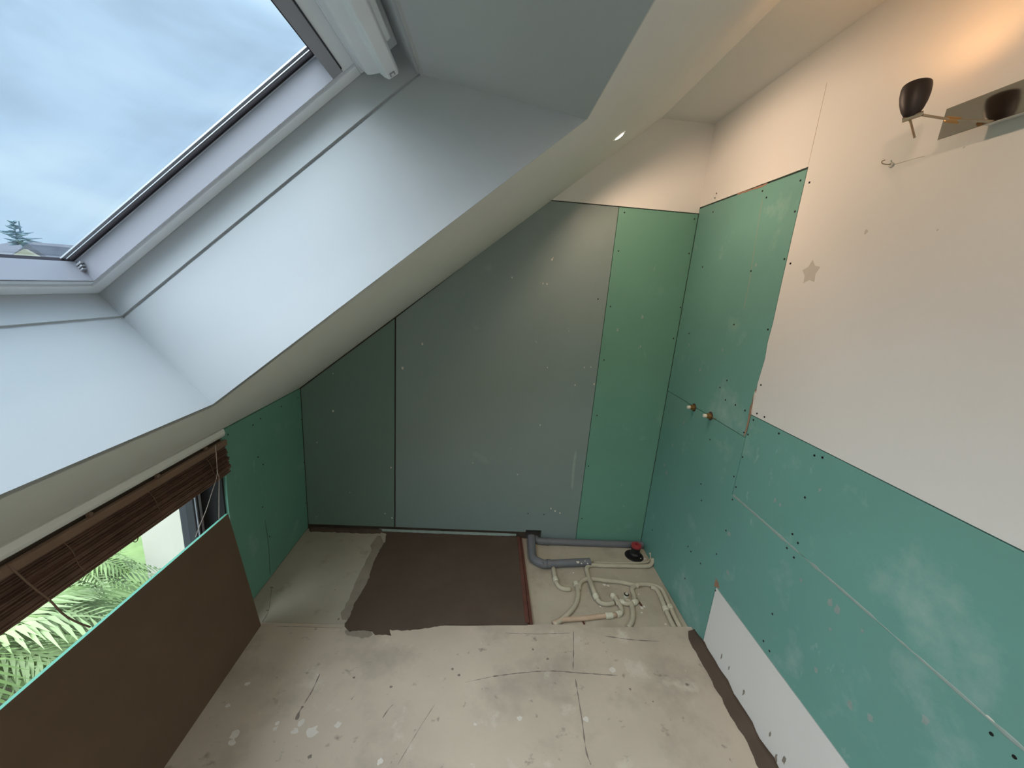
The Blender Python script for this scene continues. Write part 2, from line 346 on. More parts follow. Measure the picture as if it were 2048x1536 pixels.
tag(obj('trim_1', bm, 'reveal'), kind='structure')

# ---- roof window: outer frame, sash with glass, ventilation bar
win = tag(empty('window_1', S(.5, .36, YR0-.02)), kind='structure')
WB, WT = .456, 1.353                                  # clear height inside the lining
YL, YQ = YR0-.0045, YR1+.0045
def ring(name, m, s0, s1, y0, y1, ws, wt, wy, d0, d1, bev=.002, parent=win):
    b = NB()
    prism(b, [S(s0,d0,y0), S(s0+ws,d0,y0), S(s0+ws,d0,y1), S(s0,d0,y1)], NV*(d1-d0))
    prism(b, [S(s1-wt,d0,y0), S(s1,d0,y0), S(s1,d0,y1), S(s1-wt,d0,y1)], NV*(d1-d0))
    prism(b, [S(s0+ws,d0,y0), S(s1-wt,d0,y0), S(s1-wt,d0,y0-wy), S(s0+ws,d0,y0-wy)], NV*(d1-d0))
    prism(b, [S(s0+ws,d0,y1), S(s1-wt,d0,y1), S(s1-wt,d0,y1+wy), S(s0+ws,d0,y1+wy)], NV*(d1-d0))
    return obj(name, b, m, parent, bevel=bev)
ring('window_frame', 'pvcframe', WB, WT, YL, YQ, .024, .10, .032, .346, .404)
sash = ring('sash', 'pvcframe', WB+.026, 1.253, YL-.034, YQ+.034, .012, .029, .004, .352, .405, bev=.001)
ring('sash_profile', 'greyslot', WB+.04, 1.223, YL-.04, YQ+.04, .004, .024, .001, .350, .40, bev=0, parent=sash)
ring('gasket', 'gasket', WB+.034, 1.2, YL-.034, YQ+.034, .005, .006, .0095, .4045, .412, bev=0)
b = NB(); prism(b, [S(WB+.03,.412,YL-.04), S(1.21,.412,YL-.04), S(1.21,.412,YQ+.04), S(WB+.03,.412,YQ+.04)], NV*.004); obj('pane', b, 'glass', win)
b = NB()
for yy, wd in ((-.0455,.0045),(-.053,.009)):
    prism(b, [S(WB+.036,.409,YL+yy), S(1.20,.409,YL+yy), S(1.20,.409,YL+yy-wd), S(WB+.036,.409,YL+yy-wd)], NV*.003)
obj('spacer_strip', b, 'alu', win)
b = NB()
prism(b, [S(WB-.08,.405,YL+.06), S(1.46,.405,YL+.06), S(1.46,.405,YL-.01), S(WB-.08,.405,YL-.01)], NV*.03)
prism(b, [S(WB-.08,.405,YQ-.06), S(1.46,.405,YQ-.06), S(1.46,.405,YQ+.01), S(WB-.08,.405,YQ+.01)], NV*.03)
prism(b, [S(WB-.08,.405,YL), S(WB+.0,.405,YL), S(WB+.0,.405,YQ), S(WB-.08,.405,YQ)], NV*.02)
prism(b, [S(1.22,.405,YL), S(1.46,.405,YL), S(1.46,.405,YQ), S(1.22,.405,YQ)], NV*.03)
obj('outer_flashing', b, 'extflash', win)
b = NB(); prism(b, [S(1.2235,.3495,YL-.05), S(1.2265,.3495,YL-.05), S(1.2265,.3495,YQ+.05), S(1.2235,.3495,YQ+.05)], NV*.002); obj('sash_slot', b, 'gasket', sash)
b = NB()
prism(b, [S(a, d_, YL-.030) for a, d_ in ((1.256,.350),(1.262,.322),(1.268,.318),(1.288,.309),(1.290,.350))], (0,-1.05,0))
bar = obj('ventilation_bar', b, 'pvcframe', win, bevel=.002)
b = NB(); prism(b, [S(a, d_, YL-.026) for a, d_ in ((1.283,.318),(1.289,.300),(1.294,.292),(1.317,.290),(1.322,.296),(1.325,.318))], (0,-1.06,0)); obj('bar_grip', b, 'pvcframe', bar, bevel=.002)
b = NB(); prism(b, [S(a, d_, YL-.10) for a, d_ in ((1.318,.320),(1.322,.306),(1.336,.308),(1.340,.345),(1.320,.345))], (0,-.92,0)); obj('bar_back_strip', b, 'pvcframe', bar, bevel=.003)
b = NB(); prism(b, [S(1.299,.2905,YL-.034), S(1.311,.2900,YL-.034), S(1.311,.2900,YL-.046), S(1.299,.2905,YL-.046)], NV*-.0006); obj('bar_emblem', b, 'greyslot', bar)
b = NB(); prism(b, [S(1.302,.2895,YL-.0365), S(1.308,.2892,YL-.0365), S(1.308,.2892,YL-.0435), S(1.302,.2895,YL-.0435)], NV*-.0004); obj('emblem_field', b, 'pvcframe', bar)
b = NB(); c0 = S(WB+.036,.375,YL-.050)
for k in range(3): prism(b, [c0+EV*(.004*k)+NV*(.006*k), c0+EV*(.016+.003*k)+NV*(.006*k), c0+EV*(.016+.003*k)+NV*(.006*k)+Vector((0,.012,0)), c0+EV*(.004*k)+NV*(.006*k)+Vector((0,.012,0))], NV*.004)
obj('corner_bracket', b, 'alu', win, bevel=.001)

# ---- unseen roof window added for more daylight: simple lining, frame and pane
w3 = tag(empty('window_3_added', S(.5, .36, -2.62)), kind='structure')
bm = NB()
for y, sg in ((-2.60, 1), (-3.55, -1)):
    prism(bm, [S(S0,0,y), S(S1,0,y), S(st1,DB+.05,y), S(sb1,DB+.05,y)], (0,sg*.03,0))
prism(bm, [S(S0,0,-2.60), S(sb1,DB+.05,-2.60), S(sb1-.03,DB+.05,-2.60), S(S0-.03,0,-2.60)], (0,-.95,0))
prism(bm, [S(S1,0,-2.60), S(st1,DB+.05,-2.60), S(st1+.03,DB+.05,-2.60), S(S1+.03,0,-2.60)], (0,-.95,0))
tag(obj('trim_2_added', bm, 'reveal'), kind='structure')
ring('window_frame', 'pvcframe', WB, WT, -2.602, -3.548, .03, .10, .035, .346, .43, parent=w3)
b = NB(); prism(b, [S(WB+.03,.412,-2.637), S(1.253,.412,-2.637), S(1.253,.412,-3.513), S(WB+.03,.412,-3.513)], NV*.004); obj('pane', b, 'glass', w3)

# ---- low window in the knee wall
lw = tag(empty('window_2', (-W-.12, WY0-.1, WZ0)), kind='structure')
b = NB(); box(b, (-W-.17,WY0-.008,WZ0), (-W-.012,WY0-.0005,WZ1)); box(b, (-W-.17,WY1+.0005,WZ0), (-W-.012,WY1+.01,WZ1)); obj('jamb', b, 'jamb', lw)
b = NB(); FX0, FX1 = -W-.16, -W-.10
box(b, (FX0,WY0-.055,WZ0), (FX1,WY0-.008,WZ1)); box(b, (FX0,WY1+.01,WZ0), (FX1,WY1+.06,WZ1))
box(b, (FX0,WY1+.06,WZ0), (FX1,WY0-.055,WZ0+.05)); box(b, (FX0,WY1+.06,WZ1-.05), (FX1,WY0-.055,WZ1))
obj('window_frame', b, 'darkframe', lw, bevel=.003)
b = NB(); box(b, (FX1-.002,WY0-.050,WZ0+.02), (FX1+.006,WY0-.043,WZ1-.03)); obj('frame_strip', b, 'alu', lw, bevel=.001)
b = NB(); box(b, (FX1-.002,WY0-.026,WZ0+.02), (FX1+.003,WY0-.016,WZ1-.03)); obj('frame_strip', b, 'greyslot', lw, bevel=.001)
b = NB(); box(b, (FX0+.028,WY1+.06,WZ0+.05), (FX0+.032,WY0-.055,WZ1-.05)); obj('pane', b, 'glass', lw)
b = NB(); box(b, (-W-.17,WY1,WZ0-.012), (-W+.02,WY0,WZ0+.003)) if False else box(b, (-W-.165,WY1+.012,WZ0+.0005), (-W-.005,WY0-.01,WZ0+.012)); obj('window_sill', b, 'pvcframe', lw)

# ================================================================== BOARDS
bmS = NB(); lathe(bmS, [(0,.0010),(.0013,.0004),(.0018,.0013),(.0036,.0011),(.0040,0)], (0,0,0), (0,0,1), seg=12)
screw_me = bpy.data.meshes.new('screw'); bmS.to_mesh(screw_me); bmS.free(); screw_me.materials.append(M['screw'])
def screws(parent, pts, ax, val, nrm):
    q_ = Vector((0,0,1)).rotation_difference(Vector(nrm))
    for u, v in pts:
        p = hit(u, v, ax, val) + Vector(nrm)*.0001
        o = bpy.data.objects.new('screw', screw_me); C.objects.link(o)
        o.rotation_mode = 'QUATERNION'; o.rotation_quaternion = q_; o.location = p
        o.parent = parent; o.matrix_parent_inverse = Matrix.Translation(-parent.location)
def board(label, poly, off, m, root):
    b = NB(); prism(b, poly, off); bmesh.ops.translate(b, verts=b.verts, vec=-Vector(root))
    o = obj('plasterboard_panel', b, m, bevel=.0008, loc=root); tag(o, label, 'plasterboard')
    return o
def splash(parent, lst, ax, val, nrm, nm='plaster_splash', m='gypsum'):
    for i, (u, v, r) in enumerate(lst):
        b = NB(); blob(b, hit(u, v, ax, val), nrm, r*.62, .0005, i+ax*7, stretch=(1,1.2)); obj(nm, b, m, parent)
eps = .004
def slope_z(x): return ZK + (x+W)/EV.x*EV.z - .009
# back wall
xa, xb_, xc_ = -1.603, -.4375, .0025
D = board('large smooth grey-green board in the middle of the back wall under the slope',
          [(xa+.004,0,.032),(xa+.004,0,slope_z(xa+.004)),(XT-.015,0,2.008),(xb_-.001,0,2.008),(xb_-.001,0,-.02),(NX1,0,-.02),(NX1,0,NZ1),(NX0,0,NZ1),(NX0,0,.030)], (0,T,0), 'greygreen', (-1.0,0,.03))
screws(D, [(1056,1027),(1088,1029),(1196,598)], 1, 0, (0,-1,0))
splash(D, [(1086,567,.008),(1094,568,.008),(845,688,.012),(805,736,.016),(1024,555,.008),(1104,519,.010),(1106,516,.006),(1188,768,.010),(1169,735,.007),(1182,734,.007),(1095,735,.006),(1035,949,.007),(946,926,.006),(1080,850,.008),(1150,770,.008),(1146,960,.007),(1110,1022,.014),(1120,1026,.010),(1102,1017,.01)], 1, 0, (0,-1,0))
b = NB(); ribbon(b, [hit(1152,900,1,0), hit(1147,940,1,0), hit(1144,978,1,0)], (0,-1,0), .016, h=.0005, seed=4); obj('plaster_smear', b, 'pinkline', D)
E_ = board('narrow dark grey-green board between the black joint and the left corner',
          [(-W+.002,0,.03),(-W+.002,0,slope_z(-W+.002)),(xa-.004,0,slope_z(xa-.004)),(xa-.004,0,.032)], (0,T,0), 'greygreen2', (-1.9,0,.03))
splash(E_, [(666,747,.006),(634,885,.006),(700,985,.005),(782,935,.010),(784,1036,.010),(770,1027,.008),(633,1034,.006),(666,822,.012)], 1, 0, (0,-1,0))
Fb = board('tall narrow bright green board on the back wall beside the right corner',
          [(xb_+.002,0,-.012),(xb_+.002,0,2.008),(xc_-.004,0,2.008),(xc_-.004,0,-.012)], (0,T,0), 'green_deep', (-.2,0,0))
screws(Fb, [(1249,425),(1389,438),(1237,502),(1378,507),(1221,613),(1361,615),(1347,677),(1208,720),(1194,831),(1177,932),(1164,1037),(1149,1090),(1158,1091),(1211,1092)], 1, 0, (0,-1,0))
splash(Fb, [(1281,693,.012),(1235,660,.014),(1285,634,.016),(1277,696,.008),(1243,970,.01),(1247,1012,.008)], 1, 0, (0,-1,0), m='pinkline')
# left wall
G = board('green board on the left knee wall between window and corner',
          [(-W,-.002,.008),(-W,-.002,.905),(-W,-.672,.905),(-W,-.672,.86),(-W,-.668,.75),(-W,-.676,.60),(-W,-.674,.006)], (-T,0,0), 'green_deep', (-W,-.3,.01))
screws(G, [(456,869),(506,850),(521,837),(563,813),(596,796),(603,839),(516,914),(526,929),(525,1014),(539,1073),(612,1006),(608,925)], 0, -W, (1,0,0))
b = NB(); ribbon(b, [hit(530,1040,0,-W), hit(537,1090,0,-W), hit(540,1150,0,-W)], (1,0,0), .003, seed=3); obj('joint_line', b, 'screw', G)
splash(G, [(517,902,.006),(540,985,.006),(568,935,.008),(612,920,.008),(590,990,.006)], 0, -W, (1,0,0), m='pinkline')
# right wall
JZ = 1.026
A = board('upper green board in the shower corner of the right wall, above the mixer outlets',
          [(0,-.002,JZ+.0015),(0,-.002,2.036)]+[(0,y+.003,z) for y, z in ([(-.742,2.036)]+ragged[1:])]+[(0,-.741,JZ+.0015)], (T,0,0), 'green', (0,-.3,1.1))
screws(A, [(1525,382),(1533,395),(1590,423),(1569,518),(1502,542),(1405,534),(1426,424),(1468,649),(1536,659),(1601,361),(1378,667),(1454,761),(1440,775),(1451,800),(1471,810),(1490,821),(1331,768)], 0, 0, (-1,0,0))
b = NB(); ribbon(b, [hit(1526,392,0,0), hit(1513,470,0,0), hit(1500,555,0,0), hit(1487,620,0,0)], (-1,0,0), .002, h=.0003, seed=2); obj('pencil_line', b, 'crackw', A)
b = NB(); ribbon(b, [(0,-.33,2.0385),(0,-.42,2.037),(0,-.50,2.035),(0,-.535,2.0385)], (-1,0,0), .007, h=.0012, seed=5); obj('torn_edge', b, 'tornpaper', A)
splash(A, [(1445,700,.012),(1512,530,.012),(1378,690,.014),(1400,740,.016)], 0, 0, (-1,0,0), m='pinkline')
Bb = board('lower green board on the right wall, reaching from the corner under the long joint',
          [(0,-.002,-.0255),(0,-.002,JZ-.0015),(0,-.7425,JZ-.0015),(0,-.7425,.764),(0,-3.2,.764),(0,-3.2,.3255),(0,-.775,.3255),(0,-.775,.001),(0,-.676,.001),(0,-.674,-.0255)], (T,0,0), 'green', (0,-.3,.1))
screws(Bb, [(1420,879),(1316,859),(1294,986),(1402,968),(1403,1001),(1465,999),(1468,953),(1488,865),(1305,1060),(1452,1061),(1376,1093),(1382,1103),(1433,1108),(1401,1127),(1370,1157),(1574,1096),(1588,1115),(1545,1228),(1527,1282),(1539,1302),(1983,1468),(2029,1514)], 0, 0, (-1,0,0))
splash(Bb, [(1333,945,.022),(1329,930,.018),(1340,970,.01),(1368,845,.018),(1345,890,.016),(1458,1068,.02),(1455,1145,.018),(1602,1160,.012),(1660,1205,.02),(1675,1220,.022),(1632,1340,.016),(1700,1410,.02),(1740,1435,.018),(1850,1440,.02),(1660,1258,.01),(1725,1262,.01),(1400,1210,.012)], 0, 0, (-1,0,0), m='pinkline')
b = NB(); ribbon(b, [hit(1972,1430,0,0), hit(1990,1446,0,0)], (-1,0,0), .006, seed=5); obj('plaster_smear', b, 'gypsum', Bb)
b = NB(); b_p = [hit(1432,1156,0,0), hit(1437,1166,0,0), hit(1439,1177,0,0), hit(1428,1172,0,0)]; prism(b, b_p, (-.0008,0,0)); obj('torn_corner', b, 'tornpaper', Bb)
Cb = board('long green board strip on the right wall directly under the white plaster',
          [(0,-.7455,.7675),(0,-.7455,1.1245),(0,-3.2,1.1245),(0,-3.2,.7675)], (T,0,0), 'green', (0,-1.2,.9))
screws(Cb, [(1507,840),(1496,869),(1485,914),(1472,974),(1558,867),(1629,911),(1645,915),(1610,995),(1585,1068),(1596,1086)], 0, 0, (-1,0,0))
splash(Cb, [(1550,1000,.014),(1640,980,.01),(1560,1010,.012)], 0, 0, (-1,0,0), m='pinkline')
b = NB(); ribbon(b, [(0,-.747,.766),(0,-.9,.7665),(0,-1.1,.7655),(0,-1.3,.767),(0,-1.6,.766),(0,-1.9,.766)], (-1,0,0), .007, h=.001, jit=.8, seed=9, n=14); obj('filled_joint', b, 'pinkline', Cb)
b = NB(); ribbon(b, [hit(1512,778,0,0), hit(1507,800,0,0), hit(1499,832,0,0), hit(1493,858,0,0), hit(1488,872,0,0)], (-1,0,0), .011, h=.0012, jit=.8, seed=12, n=9); obj('torn_edge', b, 'tornpaper', wall_right)
b = NB(); ribbon(b, [hit(1511,782,0,0), hit(1508,800,0,0), hit(1504,826,0,0)], (-1,0,0), .009, h=.0018, jit=.8, seed=14, n=9); obj('chipped_plaster', b, 'gypsum', wall_right)
screws(wall_right, [(1619,365),(1581,527),(1433,387),(1430,396),(1522,770),(1514,827),(1529,834),(1431,1181)], 0, 0, (-1,0,0))
b = NB(); ribbon(b, [hit(1654,165,0,0), hit(1645,205,0,0), hit(1616,333,0,0)], (-1,0,0), .0018, h=.0003, seed=2); obj('hairline_crack', b, 'crackw', wall_right)
b = NB(); ribbon(b, [hit(1786,330,0,0), hit(1820,320,0,0), hit(1850,312,0,0)], (-1,0,0), .0012, h=.0003, seed=2); obj('hairline_crack', b, 'crackw', wall_right)
# sticker residue in the shape of a star
b = NB(); cst = hit(1621,545,0,0); a0 = [cst+Vector((-.0003, math.sin(PI*k/5+.1)*(.040 if k % 2 == 0 else .024), math.cos(PI*k/5+.1)*(.040 if k % 2 == 0 else .024)*1.05)) for k in range(10)]
prism(b, a0, (.0002,0,0)); obj('star_shaped_stain', b, 'stain', wall_right)
b = NB()
for i, (u, v, r) in enumerate([(1520,1256,.0)]): pass
for i, (u, v, r) in enumerate([(1443,1312,.010),(1458,1336,.008),(1487,1385,.012),(1540,1468,.010),(1552,1517,.016),(1568,1520,.014)]): blob(b, hit(u, v, 0, 0), (-1,0,0), r, .0006, i, stretch=(.6,1.6))
obj('mortar_smear', b, 'dried', wall_right)
b = NB()
for i, (u, v, r) in enumerate([(1732,463,.008),(1875,460,.003),(1928,295,.003)]): blob(b, hit(u, v, 0, 0), (-1,0,0), r, .0003, i)
obj('wall_mark', b, 'stain', wall_right)

# ================================================================== SHOWER BASE, MORTAR, LATH
pts = [(758,1060),(773,1067),(771,1081),(760,1100),(748,1122),(738,1155),(730,1173),(719,1190),(711,1204),(705,1218),(699,1233),(689,1247),(691,1257),(699,1263),(722,1260),(746,1262),(750,1270),(766,1268),(783,1270),(779,1259),(803,1261),(826,1260),(850,1256),(880,1252),(900,1249),(950,1249),(1000,1250),(1055,1250),(1036,1073)]
P3 = [fl(u, v, .002) for u, v in pts]; P3 = [Vector((p.x, min(p.y, -.003), .002)) for p in P3]
dense = []
for i, p in enumerate(P3):
    q2 = P3[(i+1) % len(P3)]; n = max(1, int((q2-p).length/.012)) if i < 24 else 1
    for k in range(n):
        v = p.lerp(q2, k/n)
        if i < 24: v += Vector((noise.noise(v*60), noise.noise(v*60+Vector((5,5,5))), 0))*.006
        if v.y > -.003: v.y = -.003
        dense.append(v)
b = NB(); prism(b, dense, (0,0,-.0275)); top = max(b.faces, key=lambda f: len(f.verts))
o = obj('mortar_bed', b, 'mortar'); tag(o, 'dark brown fresh mortar bed filling the shower area of the floor', 'mortar')
b = NB(); ribbon(b, [fl(u, v) for u, v in [(758,1072),(752,1100),(740,1130),(726,1160),(714,1188),(700,1218),(688,1240)]], (0,0,1), .062, h=.0008, jit=.28, seed=8, n=3); obj('dried_skim', b, 'dried', floor)
b = NB(); ribbon(b, [fl(u, v) for u, v in [(690,1262),(715,1268),(745,1269)]], (0,0,1), .03, h=.0008, jit=.5, seed=18); obj('dried_skim', b, 'dried', floor)
b = NB(); ribbon(b, [(-2.12,-.016,.0),(-1.95,-.018,0),(-1.8,-.017,0),(-1.68,-.016,0)], (0,0,1), .03, h=.018, jit=.3, seed=21, n=12); tag(obj('mortar_fillet', b, 'mortar'), 'thin brown mortar fillet along the back wall left of the mortar bed', 'mortar')
b = NB(); ribbon(b, [(-1.70,-.006,.004),(-1.3,-.007,.004),(-.83,-.006,.004)], (0,0,1), .01, h=.014, jit=.4, seed=22, n=16); tag(obj('mortar_fillet', b, 'pinkline'), 'pale narrow fillet between mortar bed and grey-green back board', 'mortar')
# mortar ridge along the right wall
b = NB(); rg = []
n = 70
for i in range(n+1):
    t = i/n; y = -.70 - t*1.6; nz = noise.noise(Vector((0, y*9, 1))); n2 = noise.noise(Vector((4, y*26, 1)))
    wd = (.050+.016*nz+.007*n2)*min(1, .5+t*14); hz = (.030+.012*noise.noise(Vector((2, y*14, 7)))+.006*n2)*min(1, .4+t*14)
    rg.append([b.verts.new((-.0006, y, .0)), b.verts.new((-.0006, y, hz)), b.verts.new((-wd*.25, y, hz*.6)), b.verts.new((-wd*.6, y, hz*.3)), b.verts.new((-wd, y, .0005))])
for p, q2 in zip(rg, rg[1:]):
    for k in range(4): b.faces.new((p[k], p[k+1], q2[k+1], q2[k]))
o = obj('mortar_ridge', b, 'mortar', smooth=True); tag(o, 'dark brown mortar ridge along the foot of the right wall below the white strip', 'mortar')
# brown lath between the mortar bed and pipe recess
lath = empty('wooden_lath', (-.80,-.35,-.026)); tag(lath, 'reddish brown wooden lath between the mortar bed and the pipe recess', 'lath')
b = NB(); prism(b, [(-.824,-.012,-.025),(-.806,-.012,-.025),(-.804,-.674,-.025),(-.825,-.674,-.025)], (0,0,.030)); obj('wood_strip', b, 'wood', lath, bevel=.002)
b = NB(); prism(b, [(-.8045,-.012,-.025),(-.792,-.012,-.025),(-.786,-.674,-.025),(-.8025,-.674,-.025)], (0,0,.022)); obj('wood_strip', b, 'wood', lath, bevel=.002)

# ================================================================== PIPES
ZR = -.026
def run(u, v, z): return hit(u, v, 2, z)
def fix(pts, z): return [run(u, v, z) for u, v in pts]
# waste pipe along the back wall
wp = empty('waste_pipe', (-.4,-.035,0)); tag(wp, 'straight grey waste pipe running along the foot of the back wall', 'pipe')
ya = -.036; pa = hit(1086,1083,1,ya); pz = pa.z
b = NB(); tube(b, [(pa.x,ya,pz),(-.03,ya,pz)], .0215, 18); obj('pipe', b, 'graypvc', wp, smooth=False)
b = NB(); tube(b, smooth_path([(pa.x+.03,ya,pz),(pa.x-.01,ya,pz),(pa.x-.035,ya+.006,pz+.0),(pa.x-.045,ya+.03,pz)], 6), .0225, 18); obj('elbow', b, 'graypvc', wp, smooth=True)
b = NB(); tube(b, [(pa.x+.028,ya,pz),(pa.x+.034,ya,pz)], .0255, 18); obj('collar', b, 'graypvc', wp)
b = NB(); tube(b, [(-.036,ya,pz),(-.004,ya,pz)], .0235, 18); obj('socket', b, 'graypvc', wp)
b = NB(); tube(b, smooth_path([(-.71,.05,.0),(-.712,.0,-.008),(-.70,-.03,-.012)], 5), .009, 8)
# second waste pipe, cut off, with two elbows
w2 = empty('waste_pipe', (-.7,-.15,0)); tag(w2, 'cut-off grey waste pipe stub with elbows lying beside the lath', 'pipe')
zz = ZR+.0235
qs = fix([(1062,1076),(1064,1100),(1068,1118),(1086,1128)], zz+.004); end = run(1180, 1124, zz+.002); st = run(1092,1128,zz+.002)
b = NB(); tube(b, smooth_path([(qs[0].x, -.02, zz+.022), qs[0]+Vector((0,-.015,.01)), qs[1], qs[2], qs[3], st], 7), .0245, 18); obj('elbow', b, 'graypvc', w2, smooth=True)
b = NB(); tube(b, [st, end], .0225, 20, cap=False); tube(b, [end, st.lerp(end, .9)], .0205, 20, cap=False); obj('pipe', b, 'graypvc', w2)
c1 = st.lerp(end, .02); b = NB(); tube(b, [c1, st.lerp(end, .09)], .0262, 20); obj('collar', b, 'graypvc', w2)
b = NB()
for (a, c) in (((1083,1125),(1091,1125)),((1087,1122),(1087,1129))):
    p0, p1 = run(*a, zz+.024), run(*c, zz+.024); tube(b, [p0, p1], .0012, 6)
obj('cross_mark', b, 'black', w2)
b = NB()
for i, (u, v, r) in enumerate([(1156,1124,.010),(1163,1127,.006),(1175,1127,.006),(1170,1122,.004)]): blob(b, run(u, v, zz+.0225), (0,-.4,.9), r, .001, i)
obj('plaster_splash', b, 'gypsum', w2)
# capped drain
dp = run(1268,1112,ZR); dr = empty('drain_outlet', dp); tag(dr, 'black drain outlet with red screw cap in the corner recess', 'drain')
b = NB(); lathe(b, [(.058,.001),(.056,.004),(.046,.004),(.044,.0012),(0,.001)], dp, (0,0,1)); obj('hole_disc', b, 'black', dr, smooth=True)  # black rimmed disc: the floor hole's darkness is put into its colour
zt = hit(1272,1090,1,dp.y+.01).z
b = NB(); cx = hit(1273,1090,1,dp.y+.01); lathe(b, [(0,0),(.034,0),(.034,.012),(.027,.022),(.027,zt-ZR-.012),(0,zt-ZR-.012)], (cx.x, dp.y+.01, ZR+.001), (0,0,1)); obj('pipe_stub', b, 'black', dr, smooth=False)
b = NB(); lathe(b, [(.027,-.012),(.0305,-.012),(.0305,.002),(.023,.005),(.010,.005),(.010,-.006),(0,-.006)], (cx.x, dp.y+.01, zt), (0,0,1)); obj('cap', b, 'red', dr)
# heating and water pipes
def hose(label, pts, r=.0122, m='sheath', joints=(), zadd=None, seg=12, extra=None):
    zs = zadd or [0]*len(pts); P = [run(u, v, ZR+r+zs[i]) for i, (u, v) in enumerate(pts)]
    if extra: P = P + extra
    root = empty('water_pipe', P[0]); tag(root, label, 'pipe', None)
    b = NB(); sp_ = smooth_path(P, 6); tube(b, sp_, r, seg); obj('pipe', b, m, root, smooth=True)
    for (i, t) in joints:
        k = int(i*6); a, c = sp_[max(k-1, 0)], sp_[min(k+1, len(sp_)-1)]; d = (c-a).normalized(); mid = sp_[k]
        b = NB(); tube(b, [mid-d*t, mid-d*t*.8, mid+d*t*.8, mid+d*t], [r*1.02, r*1.28, r*1.28, r*1.02], 14); obj('coupling', b, 'fitting', root, smooth=False)
    return root
def cv(l): return [(960+x/4.096, 1020+y/4.097) for x, y in l]
hose('short beige pipe running from under the cut grey waste pipe to a connector', cv([(600,475),(616,560),(640,618),(680,645),(740,648)]), joints=[(1.2,.014)])
hose('beige pipe curving from the left connector to the recess front edge', cv([(785,600),(800,655),(800,725),(760,810),(680,890),(610,945)]), joints=[(.2,.012)])
hose('long beige pipe arching across the middle of the recess', cv([(808,650),(822,600),(860,570),(930,566),(1050,580),(1150,590),(1250,612),(1300,625)]), zadd=[0,0,0,.004,0,0,0,0])
hose('beige pipe from the mid-recess bend to the front right, outermost', cv([(1265,748),(1262,700),(1245,650),(1270,618),(1340,608),(1430,620),(1490,655),(1530,735),(1575,835),(1640,965)]), joints=[(7.8,.012)], zadd=[.0]*10)
hose('beige pipe running inside along the outermost pipe to the front edge', cv([(1400,630),(1440,645),(1475,700),(1515,800),(1545,870),(1590,965)]), joints=[(3.2,.012)])
up = run(*cv([(1405,400)])[0], ZR+.01)
hose('beige pipe rising at the right wall and crossing the recess to the lower connector', cv([(1412,395),(1410,430),(1370,460),(1200,458),(1020,455),(920,450),(875,475),(888,540),(920,630),(950,710),(985,758),(1040,770),(1095,762)]), zadd=[.03,.008,0,0,0,0,0,.004,.02,.006,0,0,0], joints=[(9,.014)])
hose('thin beige pipe beside the right wall riser, hugging the grey waste pipe end', cv([(1392,350),(1398,395),(1360,430),(1200,434),(1040,432),(930,428)]), r=.006, zadd=[.04,.012,.002,0,0,0])
hose('beige pipe with pinkish sleeve running from the centre connector to the front left', cv([(1092,706),(1115,730),(1150,790),(1160,835),(1120,858)]), joints=[(.15,.012),(3.8,.014)])
hose('straight pinkish pipe lying along the recess front', cv([(1115,860),(1000,870),(880,885),(760,895),(680,900),(600,935)]), m='sheath2', joints=[(.6,.02)])
hose('short beige pipe bending from the right connector down to the front edge', cv([(1195,735),(1235,765),(1252,840),(1245,910),(1215,965)]))
hose('short horizontal beige link between the two connectors', cv([(1110,762),(1160,755),(1200,768),(1250,762),(1290,745)]), zadd=[0]*5, joints=[(1.0,.012),(3.4,.012)])
tee = run(*cv([(1195,725)])[0], ZR); te = empty('pipe_clip', tee); tag(te, 'pale plastic pipe clip standing at the right connector', 'clip')
b = NB(); lathe(b, [(0,0),(.014,0),(.014,.016),(.008,.02),(.008,.032),(0,.032)], tee+Vector((0,0,.001)), (0,0,1)); obj('clip_body', b, 'fitting', te)
b = NB(); lathe(b, [(.0085,.024),(.0125,.024),(.0125,.029),(.0085,.029)], tee+Vector((0,0,.001)), (0,0,1)); obj('clip_ring', b, 'black', te)
b = NB()
for i, (x, y, r) in enumerate([(1020,610,.012),(1050,620,.01),(985,790,.006),(1000,805,.004),(970,840,.005),(1325,800,.012),(1345,790,.008),(1325,840,.006),(1520,935,.007),(765,515,.006),(1300,690,.006),(1350,400,.01),(1322,400,.012)]):
    u, v = cv([(x, y)])[0]; blob(b, run(u, v, ZR), (0,0,1), r, .004, i)
o = obj('plaster_crumb', b, 'gypsum', floor)
b = NB(); box(b, (0,0,0), (.008,.05,.006)); o = obj('wood_chip', b, 'wood', loc=run(*cv([(1318,790)])[0], ZR+.0003)); o.rotation_euler.z = .2; tag(o, 'small brown wood splinter on the recess floor', 'splinter')
b = NB(); box(b, (0,0,0), (.008,.04,.005)); o = obj('wood_chip', b, 'wood', loc=run(*cv([(850,940)])[0], ZR+.0003)); o.rotation_euler.z = .3; tag(o, 'tiny dark chip near the front edge beside the pinkish pipe', 'splinter')

